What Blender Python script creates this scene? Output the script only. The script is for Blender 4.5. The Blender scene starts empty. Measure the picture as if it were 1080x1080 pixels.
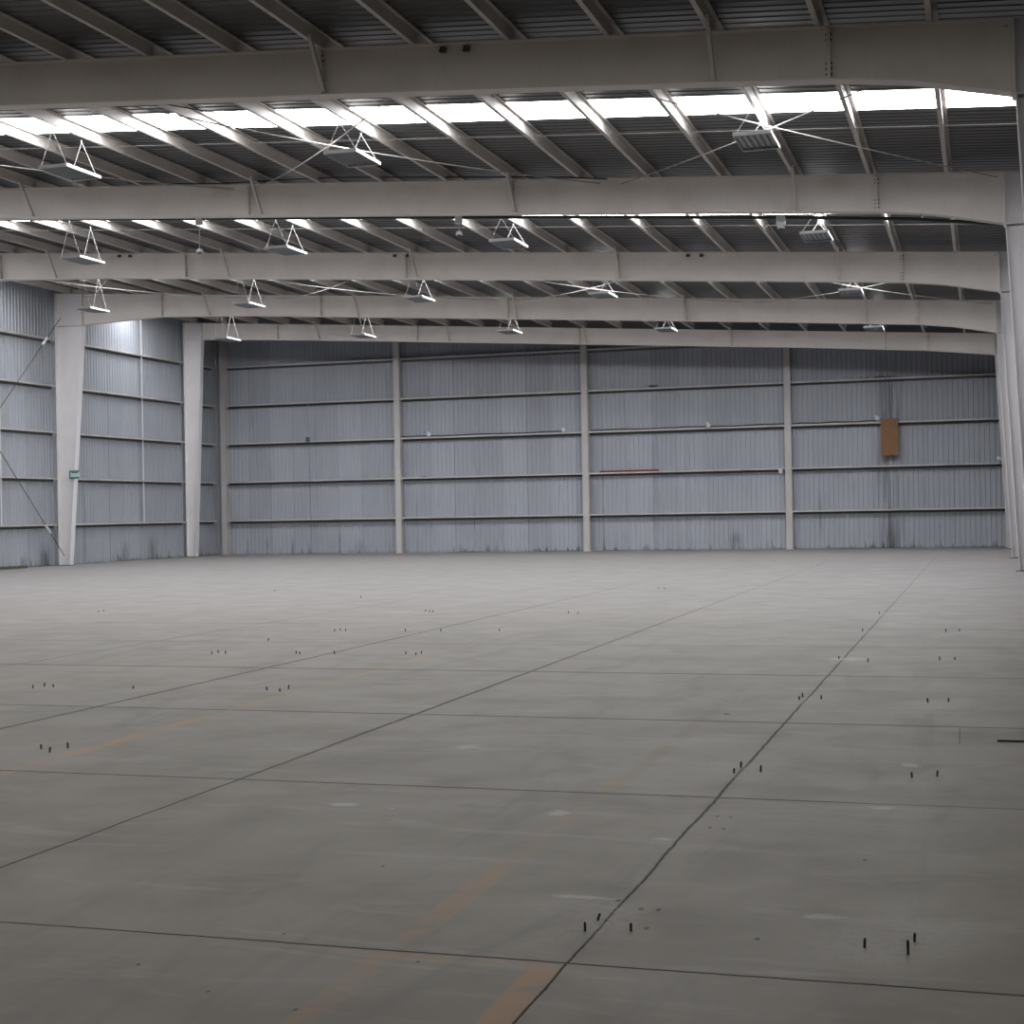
import bpy, math, random
from mathutils import Vector, Matrix
random.seed(7)
COL = bpy.context.scene.collection
ORD = ['first','second','third','fourth','fifth','sixth','seventh','eighth','ninth','tenth','eleventh','twelfth',
       'thirteenth','fourteenth','fifteenth','sixteenth','seventeenth','eighteenth','nineteenth','twentieth',
       'twenty-first','twenty-second','twenty-third','twenty-fourth']
# ------------------------------------------------------------------ measures (metres, camera stands at x=0,y=0)
FY = {1:19.80, 2:28.87, 3:37.94, 4:47.00, 5:56.07}       # portal frames
BAY = 9.07
YB = 58.95                                               # end wall sheet
XL = -31.47                                              # left wall sheet
XR = 1.75                                                # right wall sheet
def roof(x): return 7.57 - 0.0655*x                      # top of rafters
def lerp(tab, x):
    if x <= tab[0][0]: return tab[0][1]
    for (a,b),(c,d) in zip(tab, tab[1:]):
        if x <= c: return b+(d-b)*(x-a)/(c-a)
    return tab[-1][1]

# ------------------------------------------------------------------ mesh helpers
class MB:
    def __init__(s): s.v=[]; s.f=[]; s.split=None; s.mat2='rust'
    def add(s, vs, fs):
        n=len(s.v); s.v+= [tuple(v) for v in vs]; s.f += [tuple(i+n for i in f) for f in fs]; return s
    def box(s, x0,x1,y0,y1,z0,z1):
        vs=[(x,y,z) for x in (x0,x1) for y in (y0,y1) for z in (z0,z1)]
        return s.add(vs, [(0,1,3,2),(4,6,7,5),(0,4,5,1),(2,3,7,6),(0,2,6,4),(1,5,7,3)])
    def prism(s, poly, a, b, axis='Y'):
        """poly: 2D points; extruded between a and b along axis"""
        def P(u,w,t): return {'Y':(u,t,w),'X':(t,u,w),'Z':(u,w,t)}[axis]
        n=len(poly)
        vs=[P(u,w,a) for u,w in poly]+[P(u,w,b) for u,w in poly]
        fs=[tuple(range(n)), tuple(range(2*n-1,n-1,-1))]+[(i,(i+1)%n,n+(i+1)%n,n+i) for i in range(n)]
        return s.add(vs,fs)
    def strip(s, pts, t, y0, y1):
        """plate following pts (x,z) with thickness t measured to the left normal, between y0,y1"""
        for (a,b),(c,d) in zip(pts,pts[1:]):
            dx,dz=c-a,d-b; L=math.hypot(dx,dz); nx,nz=-dz/L*t,dx/L*t
            s.prism([(a,b),(c,d),(c+nx,d+nz),(a+nx,b+nz)], y0,y1)
        return s
    def tube(s, p, q, r, n=8, r2=None):
        p=Vector(p); q=Vector(q); d=(q-p).normalized()
        u=d.orthogonal().normalized(); w=d.cross(u); r2=r if r2 is None else r2
        vs=[p+(u*math.cos(2*math.pi*i/n)+w*math.sin(2*math.pi*i/n))*r for i in range(n)]
        vs+=[q+(u*math.cos(2*math.pi*i/n)+w*math.sin(2*math.pi*i/n))*r2 for i in range(n)]
        return s.add(vs,[tuple(range(n-1,-1,-1)),tuple(range(n,2*n))]+[(i,(i+1)%n,n+(i+1)%n,n+i) for i in range(n)])
    def path(s, pts, r, n=8):
        for a,b in zip(pts,pts[1:]): s.tube(a,b,r,n)
        return s
    def grid(s, rows):
        n=len(rows[0]); m=len(rows)
        return s.add([p for r in rows for p in r], [(i*n+j,i*n+j+1,(i+1)*n+j+1,(i+1)*n+j) for i in range(m-1) for j in range(n-1)])
    def build(s, name, mat, parent=None, origin=None, bevel=0):
        me=bpy.data.meshes.new(name)
        o=Vector(origin) if origin is not None else Vector((0,0,0))
        me.from_pydata([tuple(Vector(v)-o) for v in s.v],[],s.f); me.validate(); me.update()
        import bmesh
        bm=bmesh.new(); bm.from_mesh(me); 
        if bevel!=-1: bmesh.ops.recalc_face_normals(bm, faces=bm.faces)
        bm.to_mesh(me); bm.free()
        if mat: me.materials.append(mat)
        if s.split is not None:
            me.materials.append(M[s.mat2])
            for p in me.polygons: p.material_index=1 if p.index>=s.split else 0
        ob=bpy.data.objects.new(name,me); COL.objects.link(ob)
        ob.location=o
        if parent is not None:
            ob.parent=parent
            ob.location=o-Vector(parent.location) if origin is not None else -Vector(parent.location)
        if bevel>0:
            m=ob.modifiers.new('bevel','BEVEL'); m.width=bevel; m.segments=2
        return ob
def tag(o,label=None,cat=None,group=None,kind=None):
    if label: o['label']=label
    if cat: o['category']=cat
    if group: o['group']=group
    if kind: o['kind']=kind
    return o
def empty(name,loc,label,cat,group=None):
    o=bpy.data.objects.new(name,None); o.location=loc; o.empty_display_size=.2; COL.objects.link(o)
    return tag(o,label,cat,group)
def copy_tree(o,loc,label):
    c=o.copy(); COL.objects.link(c); c.location=loc; c['label']=label
    for ch in list(o.children):
        d=ch.copy(); COL.objects.link(d); d.parent=c
        for g in list(ch.children):
            e=g.copy(); COL.objects.link(e); e.parent=d
    return c

# ------------------------------------------------------------------ node helpers
class N:
    def __init__(s,name):
        s.mat=bpy.data.materials.new(name); s.mat.use_nodes=True; s.t=s.mat.node_tree; s.t.nodes.clear()
        s.out=s.t.nodes.new('ShaderNodeOutputMaterial')
        g=s.t.nodes.new('ShaderNodeNewGeometry'); sep=s.t.nodes.new('ShaderNodeSeparateXYZ')
        s.t.links.new(g.outputs['Position'],sep.inputs[0]); s.pos=g.outputs['Position']
        s.x,s.y,s.z=sep.outputs
    def _in(s,n,i,v):
        if v is None: return
        if hasattr(v,'is_output'): s.t.links.new(v,n.inputs[i])
        else: n.inputs[i].default_value=v
    def m(s,op,a,b=None,c=None,clamp=False):
        n=s.t.nodes.new('ShaderNodeMath'); n.operation=op; n.use_clamp=clamp
        for i,v in enumerate((a,b,c)): s._in(n,i,v)
        return n.outputs[0]
    def add(s,a,b): return s.m('ADD',a,b)
    def mul(s,a,b): return s.m('MULTIPLY',a,b)
    def mx(s,a,b): return s.m('MAXIMUM',a,b)
    def ss(s,v,a,b,lo=0.,hi=1.):
        n=s.t.nodes.new('ShaderNodeMapRange'); n.interpolation_type='SMOOTHSTEP'
        if a>b: a,b,lo,hi=b,a,hi,lo
        s._in(n,0,v); n.inputs[1].default_value=a; n.inputs[2].default_value=b; n.inputs[3].default_value=lo; n.inputs[4].default_value=hi
        return n.outputs[0]
    def vec(s,x,y,z):
        n=s.t.nodes.new('ShaderNodeCombineXYZ')
        for i,v in enumerate((x,y,z)): s._in(n,i,v)
        return n.outputs[0]
    def noise(s,scale,detail=4,rough=.55,vec=None,sc=(1,1,1),dist=0):
        n=s.t.nodes.new('ShaderNodeTexNoise'); n.inputs['Scale'].default_value=scale; n.inputs['Detail'].default_value=detail
        n.inputs['Roughness'].default_value=rough; n.inputs['Distortion'].default_value=dist
        mp=s.t.nodes.new('ShaderNodeMapping'); mp.inputs['Scale'].default_value=sc
        s.t.links.new(vec or s.pos,mp.inputs[0]); s.t.links.new(mp.outputs[0],n.inputs['Vector'])
        return n.outputs[0]
    def voro(s,scale,sc=(1,1,1)):
        n=s.t.nodes.new('ShaderNodeTexVoronoi'); n.inputs['Scale'].default_value=scale
        mp=s.t.nodes.new('ShaderNodeMapping'); mp.inputs['Scale'].default_value=sc
        s.t.links.new(s.pos,mp.inputs[0]); s.t.links.new(mp.outputs[0],n.inputs['Vector'])
        return n.outputs['Distance'], n.outputs['Color']
    def mix(s,f,a,b,mode='MIX'):
        n=s.t.nodes.new('ShaderNodeMix'); n.data_type='RGBA'; n.blend_type=mode
        s._in(n,0,f)
        for i,v in ((6,a),(7,b)):
            if isinstance(v,tuple) and len(v)==3: v=(*v,1)
            s._in(n,i,v)
        return n.outputs[2]
    def bump(s,h,strength=.3,dist=.02):
        n=s.t.nodes.new('ShaderNodeBump'); n.inputs['Strength'].default_value=strength; n.inputs['Distance'].default_value=dist
        s.t.links.new(h,n.inputs['Height']); return n.outputs[0]
    def bsdf(s,col,rough=.6,metal=0.,spec=.5,normal=None,emis=None,estr=0):
        n=s.t.nodes.new('ShaderNodeBsdfPrincipled')
        if isinstance(col,tuple) and len(col)==3: col=(*col,1)
        s._in(n,'Base Color',col); s._in(n,'Roughness',rough); s._in(n,'Metallic',metal)
        s._in(n,'Specular IOR Level',spec)
        if normal: s.t.links.new(normal,n.inputs['Normal'])
        if emis: s._in(n,'Emission Color',(*emis,1)); s._in(n,'Emission Strength',estr)
        s.t.links.new(n.outputs[0],s.out.inputs[0]); return s.mat

def steel(name,c,dirt=.18,rough=.55):
    n=N(name); a=n.noise(1.3,5); b=n.noise(14,3,sc=(1,1,.25))
    f=n.mul(n.ss(a,.42,.75),dirt); f2=n.mul(n.ss(b,.5,.8),dirt*.6)
    col=n.mix(f,c,(c[0]*.45,c[1]*.42,c[2]*.38)); col=n.mix(f2,col,(c[0]*.5,c[1]*.48,c[2]*.45))
    return n.bsdf(col,rough,0,.35)
M={}
M['rafter']=steel('rafter_paint',(.72,.672,.635))
M['column']=steel('column_paint',(.70,.68,.69),.12)
M['purlin']=steel('purlin_paint',(.54,.505,.475),.22)
M['girt']=steel('girt_paint',(.50,.475,.455),.4)
M['post']=steel('post_paint',(.47,.45,.44),.2)
M['rod']=steel('rod_paint',(.34,.33,.315),.3)
M['darkiron']=steel('dark_iron',(.035,.03,.028),.2,.5)
M['rust']=steel('rusty_iron',(.085,.066,.052),.5,.7)
M['white']=steel('white_enamel',(.80,.80,.80),.04,.35)
M['wire']=steel('wire_grey',(.42,.42,.42),.1,.5)
M['galv']=steel('galvanised',(.30,.32,.34),.2,.4)
M['pipe']=steel('pipe_green',(.03,.045,.04),.3,.45)
M['greenbox']=steel('box_green',(.06,.10,.09),.2,.5)
M['galvdark']=steel('dull_metal_girt_shade',(.10,.105,.11),.2,.5)
M['box']=steel('box_plastic',(.68,.70,.70),.1,.5)
M['red']=steel('red_paint',(.21,.035,.028),.4,.7)
M['teal']=steel('teal_paint',(.0,.09,.10),.1,.5)
M['signface']=steel('sign_face',(.45,.62,.62),.1,.5)
M['cable']=steel('cable_black',(.02,.02,.02),.1,.5)
n=N('tube_glass'); M['tube']=n.bsdf((.42,.44,.45),.25,0,.5)
n=N('reflector'); M['refl']=n.bsdf(n.mix(n.noise(8),(.26,.28,.30),(.36,.38,.40)),.35,.1,.5)
# board (brown chipboard)
n=N('board'); a=n.noise(60,4,.7); b=n.noise(3,3)
M['board']=n.bsdf(n.mix(n.ss(b,.3,.7),n.mix(a,(.20,.105,.055),(.27,.15,.085)),(.21,.11,.06)),.8,0,.2)
# moss
n=N('moss'); M['moss']=n.bsdf(n.mix(n.noise(20),(.07,.10,.03),(.15,.17,.08)),.9)
# skylight: translucent fibreglass full of daylight
n=N('skylight')
M['sky']=n.bsdf(n.mix(n.noise(3),(.75,.78,.80),(.68,.70,.72)),.5,0,.3,None,(.97,.98,1.0),17.0)
n=N('skylight_unseen_dim')
M['skydull']=n.bsdf(n.mix(n.noise(3),(.65,.66,.66),(.58,.6,.6)),.5,0,.3,None,(1.0,.97,.92),5.0)  # unseen near strips, glow dimmed to set the light on the near floor
# wall sheets
def wallmat(name,axis):
    n=N(name); u=n.x if axis=='X' else n.y
    base=(.335,.354,.394)
    # every sheet (1 m cover) a touch different
    cell=n.m('FLOOR',n.mul(u,.97)); wn=n.t.nodes.new('ShaderNodeTexWhiteNoise'); wn.noise_dimensions='1D'; n.t.links.new(cell,wn.inputs['W'])
    v=n.add(n.mul(wn.outputs[0],.16),.92)
    big=n.noise(.35,3); v=n.mul(v,n.add(n.mul(big,.2),.9))
    col=n.mix(1.0,base,n.vec(v,v,v),'MULTIPLY')
    fine=n.noise(6,5,.6,sc=(1,1,.18)); col=n.mix(n.mul(n.ss(fine,.5,.85),.22),col,(.14,.145,.155))
    # lap seams
    fr=n.m('FRACT',n.mul(u,.97)); seam=n.mul(n.ss(fr,.03,.0),n.ss(n.noise(.5,2,sc=(1,1,.2)),.42,.6))
    col=n.mix(n.mul(seam,.55),col,(.07,.072,.08))
    # splash dirt at the foot of the wall
    st=n.noise(5,5,.7,sc=(1,1,.15)); hgt=n.add(.06,n.mul(n.ss(st,.5,.75),.75))
    d=n.m('DIVIDE',n.z,hgt); foot=n.ss(d,1.1,.1)
    patch=n.ss(n.noise(.45,3),.4,.6,.35,1.)
    col=n.mix(n.mul(n.mul(foot,patch),.75),col,(.055,.053,.05))
    # rust/dust runs below each girt
    if axis=='X':
        dx=n.m('ABSOLUTE',n.add(n.x,3.35)); run=n.mul(n.ss(dx,.75,.05),n.ss(n.noise(4,4,.6,sc=(2.5,1,.12)),.4,.62))
        run=n.mul(run,n.ss(n.z,7.6,6.0)); col=n.mix(n.mul(run,.6),col,(.06,.06,.065))
        d2=n.m('ABSOLUTE',n.add(n.x,3.33)); c2=n.mul(n.ss(d2,.28,.05),n.ss(n.z,1.5,.1)); col=n.mix(n.mul(c2,.55),col,(.04,.038,.036))
        for xx,w,zt,s in ((26.93,.05,4.9,.5),(25.75,.04,1.5,.8),(12.3,.25,7.5,.2),(11.0,.2,7.5,.18),(9.2,.35,.9,.6),(27.9,.1,.8,.7),(30.0,.1,.9,.5),(24.9,.3,.7,.6),(5.95,.1,3.0,.4),(22.3,.04,3.1,.5),(19.8,.05,3.1,.5),(14.4,.05,6.5,.4),(29.1,.08,.8,.8)):
            k=n.mul(n.mul(n.ss(n.m('ABSOLUTE',n.add(n.x,xx)),w,w*.1),n.ss(n.z,zt,zt*.35)),n.ss(n.add(st,0.),.38,.58)); col=n.mix(n.mul(k,s),col,(.06,.06,.065))
    else:
        for yy,w,zt,s in ((46.3,.5,1.0,.8),(47.9,.3,.7,.6),(48.8,.15,5.0,.3),(51.6,.4,.9,.45),(53.6,.5,1.2,.5),(45.2,.3,.6,.4)):
            k=n.mul(n.ss(n.m('ABSOLUTE',n.add(n.y,-yy)),w,w*.2),n.mul(n.ss(n.z,zt,zt*.3),n.ss(fine,.25,.6))); col=n.mix(n.mul(k,s),col,(.06,.06,.062))
    return n.bsdf(col,.5,0,.35)
M['wall_end']=wallmat('end_wall_sheet','X'); M['wall_side']=wallmat('side_wall_sheet','Y')
# roof deck
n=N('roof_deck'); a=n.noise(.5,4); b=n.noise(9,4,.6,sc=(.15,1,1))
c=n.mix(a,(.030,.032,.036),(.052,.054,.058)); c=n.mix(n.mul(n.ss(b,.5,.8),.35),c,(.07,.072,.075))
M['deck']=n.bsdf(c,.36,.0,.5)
# concrete floor
def floormat():
    n=N('concrete_floor')
    w1=n.noise(1.1,3); wob=n.mul(n.add(w1,-.5),.035); w2=n.noise(9,3); wob2=n.mul(n.add(w2,-.5),.012)
    a=n.noise(.22,4,.6,dist=.6); b=n.noise(1.4,5,.65,dist=.4); c=n.noise(26,3,.7); tr=n.noise(1.6,5,.72,sc=(.35,1.6,1),dist=.9)
    col=n.mix(n.ss(a,.3,.7),(.164,.148,.125),(.206,.187,.160))
    col=n.mix(n.mul(n.ss(b,.42,.72),.5),col,(.138,.127,.11))
    col=n.mix(n.mul(n.ss(tr,.52,.7),.45),col,(.27,.256,.238))
    tr2=n.noise(.9,5,.7,sc=(1.8,.3,1),dist=1.2); col=n.mix(n.mul(n.ss(tr2,.52,.7),.45),col,(.115,.106,.094))
    col=n.mix(n.mul(n.ss(c,.55,.8),.25),col,(.135,.128,.117))
    x=n.add(n.add(n.x,wob),wob2); y=n.add(n.add(n.y,wob),wob2)
    far=n.ss(n.y,9,36)  # distance mask for the light painted into the far floor
    # slab-to-slab tone
    def lineX(x0,w,s,y0=-20,y1=70,fade=3):
        d=n.m('ABSOLUTE',n.add(x,-x0)); k=n.ss(d,w,w*.35)
        if y0>-20: k=n.mul(k,n.ss(n.y,y0-fade,y0))
        if y1<70: k=n.mul(k,n.ss(n.y,y1+fade,y1))
        return n.mul(k,s)
    def lineY(y0,w,s,x0=-40,x1=5,fade=.6):
        d=n.m('ABSOLUTE',n.add(y,-y0)); k=n.ss(d,w,w*.35)
        if x0>-40: k=n.mul(k,n.ss(n.x,x0-fade,x0))
        if x1<5: k=n.mul(k,n.ss(n.x,x1+fade,x1))
        return n.mul(k,s)
    # worn orange paint
    worn=n.noise(5,4,.75,dist=.6); worn2=n.noise(1.0,4,.6)
    wm=n.ss(n.add(n.mul(worn,.65),n.mul(worn2,.35)),.39,.57)
    def paint(x0,hw,ya,yb,fade,s):
        d=n.m('ABSOLUTE',n.add(n.x,-x0)); k=n.ss(d,hw*1.15,hw*.8); k=n.mul(k,n.mul(n.ss(n.y,ya-fade,ya),n.ss(n.y,yb+fade,yb))); return n.mul(k,s)
    P=None
    for q in (paint(-6.0,.065,7.6,11.5,2.5,1.),paint(-6.0,.06,14,15.5,2,.6),paint(-6.0,.06,17.5,22,2,.35),paint(-8.86,.06,12.2,14,1.0,.45),paint(-2.1,.06,5.3,6.2,1.3,.6),paint(-2.1,.05,4.3,4.6,.4,.45),
              paint(-2.1,.05,7.3,10,1,.35),paint(-8.86,.05,16,24,3,.3),paint(-10.4,.05,18,24,3,.25)):
        P=q if P is None else n.mx(P,q)
    P=n.mul(P,wm)
    C=n.mul(paint(-1.49,.065,3.0,5.14,.03,.95),n.ss(worn,.28,.45)); P=n.mx(P,C)
    dY=n.m('ABSOLUTE',n.add(n.y,-5.165)); jy=n.mul(n.mul(n.ss(dY,.05,.02),n.mul(n.ss(n.x,-2.7,-2.4),n.ss(n.x,-1.4,-1.45))),n.ss(worn,.4,.6)); P=n.mx(P,n.mul(jy,.6))
    col=n.mix(n.mul(P,.75),col,(.33,.175,.07))
    # halo then joints
    J=None
    for q in (lineX(-4.37,.011,.95,y1=14,fade=6),lineX(-4.37,.03,.7,y0=12,y1=42,fade=5),lineX(-1.436,.008,.95,y1=60),lineX(-1.436,.016,.7,y0=9,y1=42,fade=5),
              lineX(-7.28,.034,.75,y1=30,fade=8),lineX(-10.35,.035,.5,y1=24,fade=8),lineX(-13.3,.03,.25),
              lineY(5.22,.011,.95),lineY(8.41,.017,.9,x1=-1.0,fade=1.5),lineY(8.41,.018,.55,x0=-1.4),lineY(11.43,.026,.85,x1=.2),lineY(14.68,.045,.8,x1=-1.6,fade=1.5),lineY(14.68,.04,.5,x0=-1.6),
              lineY(17.7,.05,.4),lineY(20.8,.07,.4,x0=-13,x1=-9),lineY(20.3,.07,.4,x0=-1.9),lineY(24.0,.035,.18),lineY(27.12,.06,.6,x0=-3.8,x1=-1.5),lineY(27.12,.05,.3,x0=-8.,x1=-3.9),
              lineY(29.85,.07,.55,x0=-11.75,x1=-9.6),lineY(33,.05,.2),lineY(38.6,.1,.45,x0=-3.9,x1=-.9),
              lineY(11.37,.012,.4,x0=-.19,x1=.3,fade=.02),lineX(-.185,.008,.5,y0=10.65,y1=11.37,fade=.05)):
        J=q if J is None else n.mx(J,q)
    jn=n.add(.72,n.mul(n.noise(7,4,.7),.5))
    col=n.mix(n.m('MULTIPLY',J,jn,clamp=True),col,(.018,.015,.012))
    H=None
    for x0,s in ((-4.37,.2),(-1.436,.2),(-7.28,.4),(-10.35,.3)):
        k=n.mul(n.ss(n.m('ABSOLUTE',n.add(n.x,-x0)),.10,.0),s); H=k if H is None else n.mx(H,k)
    for y0 in (5.22,8.41,11.43,14.68,17.7):
        H=n.mx(H,n.mul(n.ss(n.m('ABSOLUTE',n.add(n.y,-y0)),.09,0),.18))
    col=n.mix(n.mul(H,n.ss(b,.3,.6)),col,(.10,.09,.078))
    # drilled holes and droppings
    HM=None; HP=n.vec(n.x,n.mul(n.y,.55),0.)
    for (hx,hy,r) in ((-1.34,6.0,.014),(-1.27,6.0,.014),(-1.26,5.73,.013),(-.83,5.68,.012),(-1.35,7.9,.011),(-1.28,7.89,.011),(-1.34,7.61,.012),(-1.27,7.6,.012),(-.54,7.06,.012),
                      (-1.46,6.11,.014),(-1.94,11.85,.03),(-2.93,4.84,.010),(-2.53,4.62,.008),(-2.59,5.33,.008),(-2.64,6.46,.010),(-1.96,5.11,.009),(-2.16,4.52,.009)):
        vm=n.t.nodes.new('ShaderNodeVectorMath'); vm.operation='DISTANCE'; n.t.links.new(HP,vm.inputs[0]); vm.inputs[1].default_value=(hx,hy*.55,0)
        k=n.ss(vm.outputs['Value'],r,r*.6); HM=k if HM is None else n.mx(HM,k)
    col=n.mix(HM,col,(.03,.027,.024))
    # brown scuff trailing beyond the worn stripe, and the darker patch by the floor strip
    k=n.mul(n.ss(n.m('ABSOLUTE',n.add(n.x,2.07)),.10,.02),n.mul(n.mul(n.ss(n.y,8.2,9.5),n.ss(n.y,14.8,14.0)),n.ss(worn,.35,.6))); col=n.mix(n.mul(k,.4),col,(.12,.09,.065))
    k=n.mul(n.ss(n.x,-.2,-.18),n.mul(n.ss(n.y,10.64,10.66),n.ss(n.y,11.38,11.36))); col=n.mix(n.mul(k,.3),col,(.10,.093,.083))
    # drilling dust round the rack anchors (repeats down the hall)
    yy=n.add(n.m('FRACT',n.add(n.mul(n.add(n.y,-5.75),1/3.5),.5)),-.5)
    for x0,s in ((-.38,.5),(-1.42,.45),(-6.25,.2),(-8.63,.3)):
        dx=n.mul(n.add(n.x,-x0),2.6); dy=n.mul(yy,7.5); d=n.m('SQRT',n.add(n.mul(dx,dx),n.mul(dy,dy)))
        k=n.mul(n.ss(n.add(d,n.mul(n.add(b,-.5),1.6)),1.0,.1),s); col=n.mix(n.mul(n.mul(k,.7),n.ss(c,.3,.6)),col,(.30,.288,.268))
    for (hx,hy,rx,ry) in ((-.53,8.3,.07,.06),(-1.51,7.3,.06,.06),(-2.18,7.8,.12,.10),(-3.42,7.8,.12,.07),(-3.39,9.9,.14,.12),(-.45,9.7,.1,.1),(-.62,6.05,.14,.05),(-1.6,6.13,.15,.04),(-1.35,16.3,.35,.2),(-1.2,23.3,.4,.3),(-9.2,23.4,.6,.3)):
        dx=n.mul(n.add(n.x,-hx),1/rx); dy=n.mul(n.add(n.y,-hy),1/ry); d=n.m('SQRT',n.add(n.mul(dx,dx),n.mul(dy,dy)))
        k=n.mul(n.ss(n.add(d,n.mul(n.add(worn,-.5),2.5)),1.0,.2),.6); col=n.mix(k,col,(.36,.35,.335))
    # specks
    vd,vc=n.voro(4.5); sp=n.t.nodes.new('ShaderNodeSeparateColor'); n.t.links.new(vc,sp.inputs[0])
    k=n.mul(n.ss(n.add(vd,n.mul(sp.outputs[1],.03)),.042,.022),n.ss(sp.outputs[0],.5,.52)); col=n.mix(n.mul(k,.8),col,(.05,.045,.04))
    vd,vc=n.voro(2.3,(1,.8,1)); sp=n.t.nodes.new('ShaderNodeSeparateColor'); n.t.links.new(vc,sp.inputs[0])
    k=n.mul(n.ss(n.add(vd,n.mul(n.add(c,-.5),.08)),.05,.02),n.ss(sp.outputs[0],.8,.82)); col=n.mix(n.mul(k,.5),col,(.38,.38,.36))
    # tyre marks
    wv=n.m('SQRT',n.add(n.mul(n.add(n.x,1.0),n.add(n.x,1.0)),n.mul(n.add(n.y,-14.2),n.mul(n.add(n.y,-14.2),.5))))
    k=n.mul(n.ss(n.m('ABSOLUTE',n.add(wv,-1.6)),.12,.04),n.mul(n.ss(worn,.45,.6),n.ss(n.x,-1.8,-2.3))); col=n.mix(n.mul(k,.5),col,(.12,.11,.095))
    col=n.mix(n.mul(far,.75),col,n.mix(b,(.262,.249,.249),(.212,.201,.20)))  # far floor coloured lighter, standing in for the stronger light there
    return n.bsdf(col,n.add(.45,n.mul(b,.25)),0,n.mul(n.m('SUBTRACT',1.0,J,clamp=True),.36),n.bump(n.add(n.mul(c,.3),n.mul(J,-1.)),.25,.004))
M['floor']=floormat()

# ------------------------------------------------------------------ setting
def structure(mb,name,mat,label=None,cat=None,**k):
    o=mb.build(name,mat,**k); o['kind']='structure'
    if label: o['label']=label
    if cat: o['category']=cat
    return o
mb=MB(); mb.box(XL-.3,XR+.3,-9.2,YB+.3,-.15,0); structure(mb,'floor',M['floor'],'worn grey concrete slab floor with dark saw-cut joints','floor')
def rib(t,pitch=.183,depth=.019):                          # trapezoidal profile along t
    f=(t/pitch)%1
    return depth if .1<f<.34 else (0 if f>.42 or f<.02 else depth*((f-.02)/.08 if f<.2 else (.42-f)/.08))
def ribs(a,b,pitch=.183):
    out=[a]; k=math.floor(a/pitch)-1
    while k*pitch<b:
        for q in (.02,.1,.34,.42):
            t=(k+q)*pitch
            if a<t<b: out.append(t)
        k+=1
    out.append(b); return out
def topz(x): return roof(x)+.205
# end wall, ribs vertical, pushed outwards
xs=ribs(XL,XR); rows=[[(x,YB-rib(x),0) for x in xs],[(x,YB-rib(x),topz(x)) for x in xs]]
structure(MB().grid(rows),'wall_end',M['wall_end'],'blue-grey corrugated steel wall across the far end','wall',bevel=-1)
ys=ribs(-9,YB); rows=[[(XL+rib(y),y,0) for y in ys],[(XL+rib(y),y,topz(XL)) for y in ys]]
structure(MB().grid(rows),'wall_left',M['wall_side'],'blue-grey corrugated steel wall along the left side','wall',bevel=-1)
rows=[[(XR-rib(y),y,0) for y in ys],[(XR-rib(y),y,topz(XR)) for y in ys]]
structure(MB().grid(rows),'wall_right',M['deck'],bevel=-1)
mb=MB(); mb.box(XL,XR,-9.1,-9,0,topz(XL)); structure(mb,'wall_rear',M['deck'])
# roof deck with ribs running down the slope; skylight strips at mid bay
SKYY=[(23.72+BAY*k,24.86+BAY*k) for k in range(-3,4)]
cuts=[-9]+[c for s in SKYY for c in s]+[YB]
deck=MB(); DP=.22; DD=.011
for a,b in zip(cuts[0::2],cuts[1::2]):
    if b<=a: continue
    ys=ribs(a,b,DP); rows=[[(x,y,topz(x)+rib(y,DP,DD)) for y in ys] for x in (XL,XR)]
    deck.grid(rows)
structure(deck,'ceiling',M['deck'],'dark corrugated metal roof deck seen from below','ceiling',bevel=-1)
k=0
for i,(a,b) in enumerate(SKYY):
    if i==0: continue
    k+=1
    ys=ribs(a,b,DP); rows=[[(x,y,topz(x)+rib(y,DP,DD)) for y in ys] for x in (XL,XR)]
    vis=i>=3
    o=structure(MB().grid(rows),'window_%d'%k,M['sky'] if vis else M['skydull'],bevel=-1)
    if vis:
        o['label']='glaring white skylight strip crossing the roof '+['just beyond the nearest rafter','just beyond the second rafter','just beyond the third rafter','between the two farthest rafters'][i-3]
        o['category']='skylight'

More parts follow.
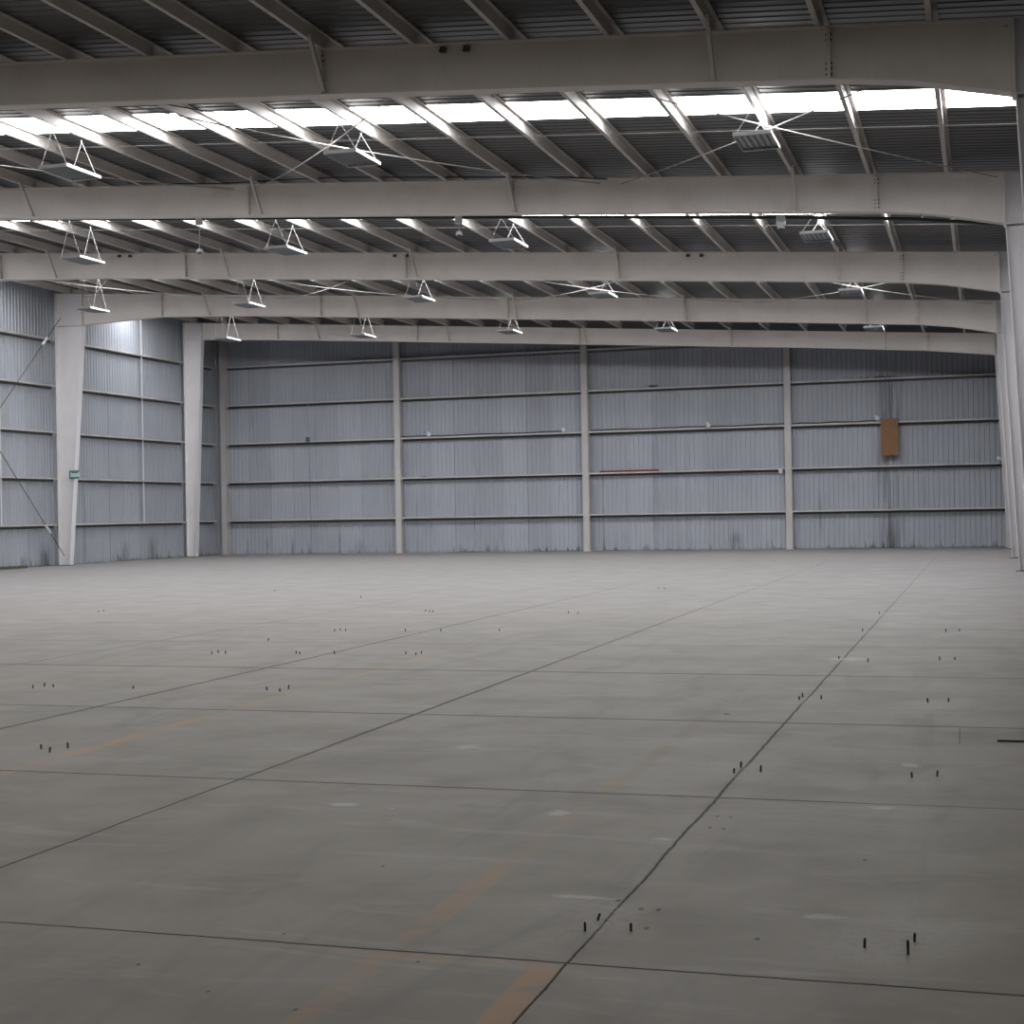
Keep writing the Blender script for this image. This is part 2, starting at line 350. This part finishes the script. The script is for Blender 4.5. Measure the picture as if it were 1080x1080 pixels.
# ------------------------------------------------------------------ portal frames
D4=[(-30.18,1.08),(-27.03,.77),(-23.5,.70),(-11.7,.70),(-5,.71),(-1.78,.73),(-.8,.78),(.44,.93)]
D5=[(-30.45,.67),(-26.9,.62),(-21.2,.60),(-11.3,.59),(-6,.58),(-1.8,.62),(.44,.72)]
FL=.125
NEAR={1:'nearest',2:'second nearest',3:'third nearest',4:'fourth nearest',5:'farthest'}
for i,Y in FY.items():
    D=D5 if i==5 else [(x,d-{1:.065,2:.055,3:.02,4:.02}[i]*(.4 if x>0 or x<-29 else 1)) for x,d in D4]
    x0=D[0][0]; x1=.44
    org=((x0+x1)/2,Y,roof(-14.9)-.7)
    root=empty('roof_rafter',org,{1:'deep grey-beige steel rafter spanning the top of the view, nearest and darkest',
        2:'grey-beige steel rafter, second from the viewer, with a dark pipe behind its lower edge',
        3:'grey-beige steel rafter, third from the viewer, between the second and third rows of lights',
        4:'grey-beige steel rafter landing on the left tapered column that carries the small teal sign',
        5:'slender farthest steel rafter just in front of the end wall'}[i],'rafter','steel roof rafters')
    xs=[x0]+[d[0] for d in D[1:-1]]+[x1]
    top=[(x,roof(x)) for x in xs]; bot=[(x,roof(x)-lerp(D,x)) for x in xs]
    MB().prism(top+bot[::-1],Y-.006,Y+.006).build('web',M['rafter'],root,org)
    MB().strip(bot,-.016,Y-FL,Y+FL).build('bottom_flange',M['rafter'],root,org)
    MB().strip(top,-.014,Y-FL,Y+FL).build('top_flange',M['rafter'],root,org)
    pl=[-1.78,-8.78,-14.5,-21.05,-27.03]
    for q,xp in enumerate(pl):
        if xp<-.717*Y-1: continue
        zt,zb=roof(xp)-.016,roof(xp)-lerp(D,xp)+.002
        mb=MB()
        if q in (0,1,3,4) :
            mb.box(xp-.022,xp-.002,Y-FL,Y+FL,zb,zt); mb.box(xp+.002,xp+.022,Y-FL,Y+FL,zb,zt)
        else: mb.box(xp-.005,xp+.005,Y-FL+.01,Y+FL-.01,zb,zt)
        if q!=2:
            mb.split=len(mb.f)
            for z in (zb+.06,zb+.13,zb+.20,zt-.08,zt-.15):
                for sg in (-1,1): mb.tube((xp-.04,Y+sg*.07,z),(xp+.04,Y+sg*.07,z),.014,6)
        mb.build('splice_plate' if q!=2 else 'stiffener',M['rafter'],root,org)
    for xe in (x0,x1):
        s=1 if xe==x0 else -1
        zt,zb=roof(xe)-.002,roof(xe)-lerp(D,xe)-.05
        MB().box(min(xe,xe+s*.02),max(xe,xe+s*.02),Y-FL,Y+FL,zb,zt).build('end_plate',M['rafter'],root,org)
    # fly braces: slim angles from a purlin down to the bottom flange
    for k in (2,6,10,14,18):
        xb=-.51-1.37*k
        if xb<-.717*Y-1: continue
        z0=roof(xb)-lerp(D,xb)
        mb=MB()
        mb.prism([(Y-.62,roof(xb)+.06),(Y-.56,roof(xb)+.06),(Y-FL+.05,z0+.02),(Y-FL-.01,z0+.02)],xb+.03,xb+.036,'X')
        mb.prism([(Y-.62,roof(xb)+.06),(Y-.612,roof(xb)+.06),(Y-FL-.002,z0+.02),(Y-FL-.01,z0+.02)],xb-.02,xb+.036,'X')
        mb.build('fly_brace',M['purlin'],root,org)
    # left column
    if i>=3:
        kx,kz=(-30.45,roof(-30.45)-.67) if i==5 else (-30.18,roof(-30.18)-1.08)
        bx=-30.88 if i==5 else -30.85
        org=(-31.1,Y,0)
        c=empty('steel_column',org,{3:'tapered steel column on the left wall nearest the viewer',4:'tapered pale steel column on the left wall with a small teal sign',
             5:'tapered pale steel column on the left wall closest to the end wall'}[i],'column','tapered steel columns')
        MB().prism([(-31.25,.02),(bx,.02),(kx,kz),(kx,roof(kx)),(-31.25,roof(-31.25))],Y-.006,Y+.006).build('web',M['column'],c,org)
        MB().strip([(bx,.02),(kx,kz)],-.016,Y-FL,Y+FL).build('inner_flange',M['column'],c,org)
        MB().box(-31.265,-31.25,Y-FL,Y+FL,.02,roof(-31.3)-.01).build('outer_flange',M['column'],c,org)
        MB().box(-31.25,kx,Y-.11,Y+.11,kz-.01,kz+.006).build('knee_plate',M['column'],c,org)
        MB().box(kx-.02,kx,Y-FL,Y+FL,kz-.04,roof(kx)-.002).build('knee_end_plate',M['column'],c,org)
        MB().strip([(-31.25,roof(-31.25)),(kx,roof(kx))],-.014,Y-FL,Y+FL).build('cap_flange',M['column'],c,org)
        MB().box(-31.265,bx+.06,Y-.15,Y+.15,0,.022).build('base_plate',M['galvdark'],c,org)
    # right column
    kz=roof(.44)-.93 if i<5 else roof(.44)-.72
    org=(1.1,Y,0)
    c=empty('steel_column',org,{1:'dark tapered steel column at the right edge, nearest the viewer, only its knee showing',
        2:'tapered steel column at the right edge carrying the second nearest rafter',
        3:'tapered steel column on the right carrying the third rafter, its foot farthest right',
        4:'slim pale tapered column on the right, second from the end wall',
        5:'mostly hidden tapered column on the right, closest to the end wall'}[i],'column','tapered steel columns')
    MB().prism([(.78,.02),(.46,kz),(.46,roof(.46)),(1.5,roof(1.5)),(1.5,.02)],Y-.006,Y+.006).build('web',M['column'],c,org)
    MB().strip([(.78,.02),(.46,kz)],-.016,Y-FL,Y+FL).build('inner_flange',M['column'],c,org)
    MB().box(1.5,1.52,Y-FL,Y+FL,.02,roof(1.52)).build('outer_flange',M['column'],c,org)
    MB().box(.46,1.5,Y-.11,Y+.11,kz-.01,kz+.008).build('knee_plate',M['column'],c,org)
    MB().box(.44,.46,Y-FL,Y+FL,kz-.04,roof(.44)-.002).build('knee_end_plate',M['column'],c,org)
    MB().strip([(.46,roof(.46)),(1.5,roof(1.5))],-.014,Y-FL,Y+FL).build('cap_flange',M['column'],c,org)
    MB().box(.70,1.56,Y-.15,Y+.15,0,.022).build('base_plate',M['galvdark'],c,org)

# ------------------------------------------------------------------ purlins
BAYNAME={0:'in front of the nearest rafter',1:'between the first and second rafters',2:'between the second and third rafters',
         3:'between the third and fourth rafters',4:'between the two farthest rafters'}
H=.20
def zsec(x):
    z=roof(x); t=.006
    # bottom flange towards -x, top flange towards +x
    return [(x,z+.002),(x-.07,z+.002+.0046),(x-.07,z+.025),(x-.064,z+.025),(x-.064,z+.012),(x-t,z+.010),(x-t,z+H),(x+.065,z+H-.004),(x+.065,z+H-.025),(x+.059,z+H-.025),(x+.059,z+H-.012),(x,z+H-.008)]
for b,nm in BAYNAME.items():
    y0=FY[1]-BAY+BAY*b; y1=y0+BAY
    for k in range(23):
        x=-.51-1.37*k
        if x<-.717*y1-1.2: continue
        ya=max(y0,16.0) if b==0 else y0
        o=MB().prism(zsec(x),ya+.004,y1-.004).build('roof_purlin',M['purlin'],None,(x,(y0+y1)/2,roof(x)))
        tag(o,'grey-beige roof purlin %s, %s from right'%(nm,ORD[k]),'purlin','roof purlins '+nm)
        if b==0: tag(o)
    # sag rods joining the purlins of the bay
    if b>=1:
        yr=y0+5.75
        xa=max(-30.65,-.717*(yr+1)-1.2)
        mb=MB(); mb.tube((xa,yr,roof(xa)+.09),(.95,yr,roof(.95)+.09),.008,6)
        tag(mb.build('sag_rod',M['rod'],None,(-.5,yr,roof(-.5)+.09)),'thin light rod threaded through the purlins '+nm,'rod','sag rods through the purlins')

# ------------------------------------------------------------------ roof cross bracing (bays 1 and 3)
nodes=[.55,-6.8,-14.66,-22.97,-30.3]
for b in (1,3):
    ya,yb=FY[b],FY[b+1]
    for j in range(4):
        xr,xl=nodes[j],nodes[j+1]
        if xl<-.717*yb-4: continue
        where='under first roof bay' if b==1 else 'under third roof bay'
        pl=['at the right end','right of centre','left of centre','at the left end'][j]
        for s in (0,1):
            xA,xB=((xl+.17),(xr-.17)) if s==0 else ((xr-.17),(xl+.17))
            A=Vector((xA,ya-.05,roof(xA)-.075)); B=Vector((xB,yb+.05,roof(xB)-.075-(.02 if s else .0)))
            mid=(A+B)/2; sag=({1:(.07,.19,.22,.2),3:(.16,.22,.26,.28)}[b])[j]+.02*s; mid.z-=sag
            root=empty('brace_rod',mid,'diagonal brace rod %s, %s, running towards far %s'%(where,pl,'right' if s==0 else 'left'),'brace rod','diagonal roof brace rods')
            MB().path([A.lerp(B,t/12)-Vector((0,0,sag*4*(t/12)*(1-t/12))) for t in range(13)],.0115,6).build('rod',M['rod'],root,mid)
            for P,sg in ((A,-1),(B,1)):
                if P.x>0: continue
                MB().prism([(P.x-.05,P.z-.03),(P.x+.035,P.z-.035),(P.x+.05,P.z+.03),(P.x-.03,P.z+.04)],P.y-.03,P.y+.03).build('washer_block',M['rust'],root,mid)

# ------------------------------------------------------------------ end wall: posts and girts
PX=[-30.95+7.957*k for k in range(5)]
GZ=[1.441+1.635*k for k in range(5)]
pn=['in the left corner','second from the left corner','third from the left corner, at the middle','fourth from the left corner','in the right corner']
for k,x in enumerate(PX):
    org=(x,58.78,0); h=roof(x)+.0
    c=empty('wall_post',org,'slim grey steel post on the end wall, '+pn[k],'post','end wall posts')
    yf,yb=58.65,58.90
    MB().box(x-.125,x+.125,yf,yf+.012,.015,h).build('front_flange',M['post'],c,org)
    MB().box(x-.005,x+.005,yf+.012,yb-.012,.015,h).build('web',M['post'],c,org)
    MB().box(x-.125,x+.125,yb-.012,yb,.015,h).build('back_flange',M['post'],c,org)
    MB().box(x-.16,x+.16,yf-.03,yb+.01,0,.016).build('base_plate',M['post'],c,org)
def girt_mb(d0,d1,z,a,b,axis):
    mb=MB().prism(girt_section(d0,d1,z),a,b,axis); mb.split=len(mb.f); mb.mat2='galvdark'; s=1 if d1>d0 else -1
    mb.prism([(d1,z-.11),(d1,z-.026),(d1-s*.008,z-.026),(d1-s*.008,z-.11)],a,b,axis); return mb  # back flange coloured dark to stand for the shade under the rail
def girt_section(d0,d1,z):      # (depth, z): front lip at d0, back at d1
    s=1 if d1>d0 else -1; t=.004
    return [(d0,z-.026),(d1,z-.026),(d1,z-.020),(d0+s*t,z-.020),(d0+s*t,z+.030),(d0,z+.030)]
row=['lowest','second lowest','middle','second highest','highest']
for r,z in enumerate(GZ):
    for k in range(4):
        xa,xb=PX[k]+.13,min(PX[k+1]-.13,1.6)
        # tiny sag differences
        o=girt_mb(58.67,58.925,z,xa,xb,'X').build('wall_girt',M['girt'],None,((xa+xb)/2,58.8,z))
        tag(o,'%s horizontal grey steel rail on the end wall, %s panel from the left'%(row[r],ORD[k]),'wall rail','end wall rails, '+row[r]+' row')
# left wall girts
bays=[(37.94,47.0,'left of the column with the teal sign'),(47.0,56.07,'between the two left columns'),(56.07,58.72,'in the short bay beside the end wall')]
for r,z in enumerate(GZ):
    for j,(a,b,nm) in enumerate(bays):
        ya,yb=a+.13,b-.13 if j<2 else b-.1
        o=girt_mb(-31.265,-31.45,z,ya,yb,'Y').build('wall_girt',M['girt'],None,(-31.2,(ya+yb)/2,z))
        tag(o,'%s steel rail on left wall, %s'%(row[r],nm),'wall rail','left wall rails, '+row[r]+' row')
# sag straps tying the wall rails at mid bay
for (y,nm) in ((43.66,'left of the column with the teal sign'),(52.72,'between the two left columns')):
    mb=MB(); mb.box(-31.30,-31.285,y-.02,y+.02,GZ[0],9.6)
    tag(mb.build('sag_strap',M['column'],None,(-31.26,y,4)),'thin vertical pale strap on the left wall '+nm,'strap')
# side wall X bracing
def brace(p,q,label,name='wall_brace'):
    p=Vector(p);q=Vector(q); m=(p+q)/2; root=empty(name,m,label,'brace rod')
    MB().tube(p,q,.014,6).build('rod',M['rust'],root,m)
    d=(q-p).normalized(); a=q-d*1.15; b=q-d*1.55
    MB().tube(b,a,.045,8).build('turnbuckle',M['column'],root,m)
brace((-31.06,38.2,9.0),(-31.03,46.86,.35),'thin diagonal brace rod descending to the foot of the left column')
brace((-31.03,38.2,.5),(-31.02,46.88,8.75),'thin diagonal brace rod rising to the top of the column with the teal sign')
# cross-hatch: anchor bracket at column foot
# ------------------------------------------------------------------ hanging lights
PXI=lambda x:-.51-1.37*k
LX=[(-3.05,7.43,-3.25),(-10.0,7.75,-10.10),(-15.6,7.97,-15.58),(-21.2,8.11,-21.06),(-26.7,8.27,-26.54)]
def lamp(b,i):
    xr,z,xp=LX[i]; y0=FY[b]+4.05; y1=y0+1.12; x1=xr; x0=xr-.60; xc=(x0+x1)/2
    org=(xc,(y0+y1)/2,z)
    L={1:'of the nearest row',2:'of the second row',3:'of the third row',4:'of the farthest row'}[b]
    pos=['rightmost','second from the right','third from the right','fourth from the right','leftmost'][i]
    root=empty('hanging_light',org,'flat unlit tube light hung on V wires, %s %s'%(pos,L),'light fixture','hanging warehouse lights')
    mb=MB(); t=.008
    mb.box(x0,x1,y0,y1,z+.030,z+.038); mb.box(x0,x0+t,y0,y1,z-.02,z+.030); mb.box(x1-t,x1,y0,y1,z-.02,z+.030)
    mb.box(x0+t,x1-t,y0,y0+t,z-.02,z+.030); mb.box(x0+t,x1-t,y1-t,y1,z-.02,z+.030)
    mb.build('housing',M['white'],root,org)
    mb=MB(); n=6; w=(x1-x0-2*t)/n
    for k in range(n):                       # V shaped reflectors above each tube
        a=x0+t+k*w
        mb.prism([(a,z-.018),(a+w*.2,z+.022),(a+w*.8,z+.022),(a+w,z-.018),(a+w,z-.014),(a+w*.82,z+.027),(a+w*.18,z+.027),(a,z-.014)],y0+.06,y1-.06)
    mb.box(x0+t,x1-t,y0+t,y0+.06,z-.016,z+.028); mb.box(x0+t,x1-t,y1-.06,y1-t,z-.016,z+.028)
    rf=mb.build('reflector',M['refl'],root,org)
    for k in range(n):
        a=x0+t+(k+.5)*w
        MB().tube((a,y0+.06,z+.002),(a,y1-.06,z+.002),.013,8).build('lamp_tube',M['tube']).parent=rf
    for yy in (y0+.02,y1-.16):
        ap=(xp-.03 if abs(xp-xc)<.2 else xc, yy, roof(xc)+.01)
        ap=(xc,yy,roof(xc)+.012)
        MB().path([(x0+.06,yy,z+.035),ap],.0042,6).build('hanger_wire',M['wire'],root,org)
        MB().path([(x1-.02,yy,z+.035),ap],.0042,6).build('hanger_wire',M['wire'],root,org)
        MB().tube((xc,yy,ap[2]-.02),(xc,yy,ap[2]+.03),.014,6).build('hanger_hook',M['galv'],root,org)
    # hook bar between the two purlins it hangs from
for b,idx in ((1,(0,1,2)),(2,(0,1,2,3)),(3,(0,1,2,3,4)),(4,(0,1,2,3,4))):
    for i in idx: lamp(b,i)

# ------------------------------------------------------------------ pipe and devices behind rafter 2
PY=29.35
pts=[(-22.6,8.47),(-20.94,8.36),(-16.4,8.04),(-11.81,7.73),(-7.38,7.41),(-3.13,7.085),(-1.2,6.92),(-.54,6.83),(.42,6.70)]
mb=MB(); mb.path([(x,PY,z) for x,z in pts],.032,8)
root=empty('conduit_pipe',(pts[4][0],PY,pts[4][1]),'long dark green pipe running behind the lower edge of the second rafter','pipe')
mb.build('pipe',M['pipe'],root,(pts[4][0],PY,pts[4][1]))
for x in (-19,-15,-11,-7,-3.9,-1):
    z=lerp(pts,x); dz=roof(x)-lerp(D4,x)
    MB().box(x-.012,x+.012,PY-.42,PY+.035,z+.03,z+.045).box(x-.012,x+.012,PY-.42,PY-.40,z+.03,dz+.01).build('pipe_bracket',M['galv'],root,(pts[4][0],PY,pts[4][1]))
def device(x,drop,label,w=.15,hb=.17):
    z=lerp(pts,x); o=(x,PY,z)
    r=empty('ceiling_sensor',o,label,'sensor','sensors hung from the dark pipe')
    MB().box(x-w/2,x+w/2,PY-.10,PY-.033,z-hb*.85,z+hb*.15).build('junction_box',M['box'],r,o,bevel=.008)
    MB().box(x-w/2-.05,x-w/2,PY-.08,PY-.05,z-.03,z+.03).box(x+w/2,x+w/2+.05,PY-.08,PY-.05,z-.03,z+.03).build('cable_gland',M['darkiron'],r,o)
    if drop>.2: MB().tube((x,PY-.06,z-hb*.8),(x,PY-.06,z-drop),.012,8).build('stem',M['galv'],r,o)
    MB().tube((x,PY-.06,z-drop-.07),(x,PY-.06,z-drop),.075,16,.055).build('sensor_head',M['box'],r,o)
    MB().tube((x,PY-.06,z-drop-.095),(x,PY-.06,z-drop-.07),.045,12).build('sensor_lens',M['darkiron'],r,o)
device(-15.93,.66,'small white box with a long stem and puck, hung from the dark pipe at left')
device(-10.06,.30,'small grey box with a short stem, on the dark pipe near the centre')
device(-3.59,.15,'small grey-blue box with its round head directly below, on the dark pipe at right',.17,.2)
# power cable sagging under the skylight strip
c=[(-15.6,21.1,8.60),(-14.6,22.4,8.42),(-13.2,24.0,8.36),(-12.2,25.4,8.40),(-11.45,27.9,8.33)]
def smooth(P,n=6):
    out=[]
    P=[Vector(p) for p in P]; Q=[P[0]]+P+[P[-1]]
    for i in range(1,len(Q)-2):
        for k in range(n):
            t=k/n; a,b_,c_,d=Q[i-1],Q[i],Q[i+1],Q[i+2]
            out.append(.5*((2*b_)+(-a+c_)*t+(2*a-5*b_+4*c_-d)*t*t+(-a+3*b_-3*c_+d)*t**3))
    out.append(P[-1]); return out
c=[(-13.4,20.6,8.42),(-12.85,21.8,8.36),(-12.3,22.6,8.34),(-11.6,23.6,8.31)]
tag(MB().path(smooth(c),.010,6).build('power_cable',M['cable'],None,c[0]),'black cable sagging below the bright skylight strip at upper left','cable')
c=[(-17.2,28.55,8.72),(-15.3,28.6,8.56),(-14.0,28.62,8.52),(-12.4,28.6,8.45),(-10.2,28.62,8.28),(-8.0,28.6,8.10),(-6.8,28.62,7.97)]
tag(MB().path(smooth(c),.012,6).build('power_cable',M['cable'],None,c[0]),'thin black cable lying along the top edge of the second rafter','cable')

# ------------------------------------------------------------------ things on the walls
tag(MB().box(-3.62,-2.99,58.615,58.645,3.47,4.84).build('wood_board',M['board'],None,(-3.3,58.61,4.15),bevel=.004),'upright brown chipboard panel fixed to the end wall','board')
b=bpy.data.objects['wood_board']
for z in (3.7,4.6):
    MB().box(-3.35,-3.25,58.645,58.70,z-.02,z+.02).build('batten',M['galv'],b,b.location.copy())
# pair of slim conduits above and below the board
r=empty('cable_conduit',(-3.36,58.85,6.0),'pair of thin dark vertical conduits above the brown board','conduit')
for x in (-3.43,-3.28): MB().tube((x,58.64,4.86),(x,58.64,6.38),.013,6).build('conduit_tube',M['galvdark'],r,(-3.36,58.85,6.0))
r=empty('cable_conduit',(-26.95,58.7,4.0),'thin vertical conduit with dark green box on the end wall left of second post','conduit')
o_=(-26.95,58.7,4.0)
MB().tube((-26.95,58.645,4.9),(-26.98,58.645,6.3),.022,6).build('conduit_tube',M['galv'],r,o_)
MB().tube((-26.9,58.645,.0),(-26.95,58.645,4.7),.010,6).build('conduit_tube',M['galvdark'],r,o_)
MB().box(-27.08,-26.92,58.60,58.665,4.70,4.90).build('junction_box',M['greenbox'],r,o_,bevel=.01)
# dark cable tray lying on the fourth... middle rail runs
for (xa,xb,z,nm) in ((-22.85,-15.9,4.78,'second panel'),(-14.8,-7.2,4.78,'third panel'),(-6.9,-3.75,4.78,'fourth panel')):
    P=[(xa+(xb-xa)*t/8,58.75,z+.0+.015*math.sin(t*1.9)) for t in range(9)]
    P=[(a,58.70,c) for a,b,c in P]
    tag(MB().path(P,.022,6).build('cable_run',M['darkiron'],None,P[0]),'dark cable lying on the middle rail of the end wall, %s from the left'%nm,'cable')
def wlight(x,z,label,up=True):
    o=(x,58.66,z); r=empty('wall_light',o,label,'light','small white lights on the end wall rails')
    MB().box(x-.05,x+.05,58.63,58.67,z-.03,z+.05).build('bracket',M['galv'],r,o)
    MB().tube((x-.01,58.63,z+.02),(x+.05,58.50,z-.07),.05,12,.085).build('lamp_head',M['white'],r,o)
wlight(-3.78,4.92,'small white light beside the top left corner of the brown board')
wlight(-15.91,4.88,'small white light on the end wall rail just left of the middle post')
wlight(-10.13,4.88,'small white light on the end wall rail midway between the middle and fourth posts')
wlight(-7.39,3.03,'small white light on the end wall rail just left of the fourth post')
wlight(-21.6,4.9,'small white light on the end wall rail just right of the second post')
wlight(.54,3.27,'small white light at the right end of the end wall')
# red bar resting on the rail
o=(-13.28,58.74,3.17)
r=empty('red_bar',o,'long red metal bar resting on a rail of the end wall','metal bar')
MB().prism([(58.665,3.108),(58.735,3.108),(58.735,3.118),(58.673,3.118),(58.673,3.175),(58.665,3.175)],-14.46,-12.08,'X').build('angle_bar',M['red'],r,o)
for x in (-14.3,-13.3,-12.3): MB().box(x-.03,x+.03,58.652,58.666,3.12,3.16).build('lug',M['red'],r,o)
# bird nests/dirt on rails
def clump(x,y,z,rx,rz,label,cat,name,mat,n=26,ry=.08):
    mb=MB(); rr=random.Random(int(abs(x)*100))
    for _ in range(n):
        a=Vector((x+rr.uniform(-rx,rx)*rr.random(),y+rr.uniform(-ry,ry),z+rr.random()*rz*.4)); d=Vector((rr.uniform(-1,1),rr.uniform(-.5,.5),rr.uniform(0,.9))).normalized()
        mb.tube(a,a+d*rr.uniform(.4,1)*rz,.009,5,.003)
    ob=mb.build(name,mat,None,(x,y,z)); tag(ob,label,cat,kind='stuff'); return ob
clump(-12.3,58.80,6.385,.35,.13,'dark straggly bird nest on the upper rail right of the middle post','nest','bird_nest',M['rust'],40)
clump(-3.6,58.82,6.385,.9,.10,'dark straggly bird nest on the upper rail above the brown board','nest','bird_nest',M['rust'],70)
clump(-21.9,58.78,3.11,.25,.06,'little clump of dirt on a rail right of the second post','nest','bird_nest',M['rust'],20)
# sign on left column (Y=47)
o=(-30.58,46.84,3.30)
r=empty('wall_sign',o,'small teal and white sign on the edge of the left column','sign')
MB().box(-30.76,-30.36,46.852,46.866,3.06,3.34).build('sign_panel',M['signface'],r,o)
mb=MB(); mb.box(-30.76,-30.36,46.845,46.852,3.30,3.34); mb.box(-30.76,-30.36,46.845,46.852,3.06,3.11); mb.box(-30.76,-30.72,46.845,46.852,3.11,3.30)
mb.box(-30.66,-30.42,46.845,46.852,3.255,3.285)
mb.build('sign_border',M['teal'],r,o)
# moss at the foot of the left wall
rr=random.Random(3); mb=MB()
for _ in range(500):
    y=43.0+rr.random()*1.7; a=Vector((-31.25+rr.random()*.22,y,0)); mb.tube(a,a+Vector((rr.uniform(-.05,.05),rr.uniform(-.05,.05),rr.uniform(.02,.12))),.014,4,.002)
tag(mb.build('moss_patch',M['moss'],None,(-31.15,43.8,0)),'low green weeds growing at the foot of the left wall','weeds',kind='stuff')

# ------------------------------------------------------------------ anchor bolts in the floor
near={(-1.48,5.64):('upright rusty anchor bolt left of the long floor joint, nearest the viewer',0),
      (-1.47,5.80):('leaning rusty anchor bolt beside the long floor joint, behind an upright one',.35),
      (-1.31,5.68):('short rusty anchor bolt just right of the long floor joint',0),
      (-.44,5.66):('lone upright anchor bolt in the right foreground, left of a close pair',.05),
      (-.285,5.61):('front bolt of the close pair in the right foreground',.0),
      (-.27,5.78):('rear bolt of the close pair in the right foreground',.05)}
far=[(-8.71,12.59),(-8.69,12.75),(-8.55,12.69),(-6.34,9.25),(-6.19,9.13),(-6.17,9.32),(-7.69,12.7),(-8.67,16.06),(-8.66,16.2),(-8.53,16.13),(-6.34,12.78),(-6.17,12.70),(-6.18,12.9),(-7.67,16.23),(-7.6,16.18),(-7.18,16.22),(-8.57,19.38),(-8.55,19.52),(-8.44,19.45),(-8.83,17.86),(-6.18,16.22),(-6.18,16.4),(-6.34,16.32),(-7.57,19.48),(-7.07,19.52),(-6.28,19.66),(-8.76,23.48),(-8.65,23.37),(-8.56,23.26),(-11.52,27.33),(-14.55,29.78),(-14.68,23.17),(-14.66,23.3),(-1.49,12.81),(-1.48,12.98),(-1.32,12.89),(-.46,12.8),(-.3,12.86),(-1.47,9.21),(-1.46,9.42),(-1.32,9.29),(-.43,9.26),(-.29,9.34),(-1.5,19.93),(-1.5,23.18),(-1.48,16.32),(-1.16,16.01),(-.48,19.93),(-.32,20.02),(-.46,16.29),(-.31,16.35),(-6.24,23.11),(-6.06,23.01),(-6.31,30.38),(-6.15,30.2)]
def bolt_mesh(h,r):
    mb=MB(); mb.tube((0,0,-.01),(0,0,h),r,10); mb.tube((0,0,h),(0,0,h+.004),r*.8,10,r*.5)
    for z in (h*.5,h*.62,h*.74,h*.86): mb.tube((0,0,z),(0,0,z+.002),r*1.12,10)
    return mb
proto=[bolt_mesh(.044,.006),bolt_mesh(.032,.0058)]
obs=[]
for i,((x,y),(lab,tilt)) in enumerate(near.items()):
    o=bolt_mesh({-1.48:.030,-1.47:.026,-1.31:.027,-.44:.031,-.285:.048,-.27:.029}[x],.0048).build('anchor_bolt',M['rust']); o.location=(x,y,0); o.rotation_euler=(0,tilt,0)
    if x>-.28: o.location.z=0
    tag(o,lab,'anchor bolt')
src=None
def area(x,y):
    side='right of the long floor joint' if x>-1.40 else ('just left of the long floor joint' if x>-2 else ('beside the worn orange line' if x>-6.8 else ('left of the worn orange line' if x>-9.5 else 'by the left wall side')))
    dep='fairly near' if y<10.5 else ('mid-distance' if y<18 else 'far back')
    return side,dep
for (x,y) in far:
    if src is None:
        src=proto[1].build('anchor_bolt',M['rust']); o=src
    else:
        o=src.copy(); COL.objects.link(o)
    o.location=(x,y,0); s=random.uniform(.85,1.2); o.scale=(1,1,s); o.rotation_euler=(random.uniform(-.12,.12),random.uniform(-.12,.12),random.random()*6)
    a,d=area(x,y)
    tag(o,'small rusty anchor bolt sticking up %s, %s of the floor'%(d,a) if False else 'small rusty anchor bolt %s, %s'%(d,a),'anchor bolt','anchor bolts %s, %s'%(d,a))
# steel edge strip of a floor pit at right
tag(MB().box(.06,.30,10.77,10.80,-.01,.012).build('floor_grate',M['darkiron'],None,(.15,10.78,0)),'short dark steel strip set in the floor at the right edge','floor strip')

# ------------------------------------------------------------------ light, world, camera
w=bpy.data.worlds.new('world'); w.use_nodes=True; bpy.context.scene.world=w
bg=w.node_tree.nodes['Background']; bg.inputs[0].default_value=(.8,.87,1,1); bg.inputs[1].default_value=.6
cam=bpy.data.cameras.new('camera'); co=bpy.data.objects.new('camera',cam); COL.objects.link(co)
F,YAW,PIT,ROLL=1611.5,math.radians(17.158),math.radians(.01),math.radians(-1.0238)
f=Vector((-math.sin(YAW)*math.cos(PIT),math.cos(YAW)*math.cos(PIT),math.sin(PIT))); rgt=Vector((math.cos(YAW),math.sin(YAW),0)); up=rgt.cross(f)
r2=math.cos(ROLL)*rgt+math.sin(ROLL)*up; u2=-math.sin(ROLL)*rgt+math.cos(ROLL)*up
m=Matrix(((r2.x,u2.x,-f.x,0),(r2.y,u2.y,-f.y,0),(r2.z,u2.z,-f.z,1.6),(0,0,0,1)))
co.matrix_world=m
cam.sensor_width=36; cam.lens=F/1080*36; cam.clip_end=300
sc=bpy.context.scene; sc.camera=co
sc.view_settings.view_transform='Standard'; sc.view_settings.exposure=0.0
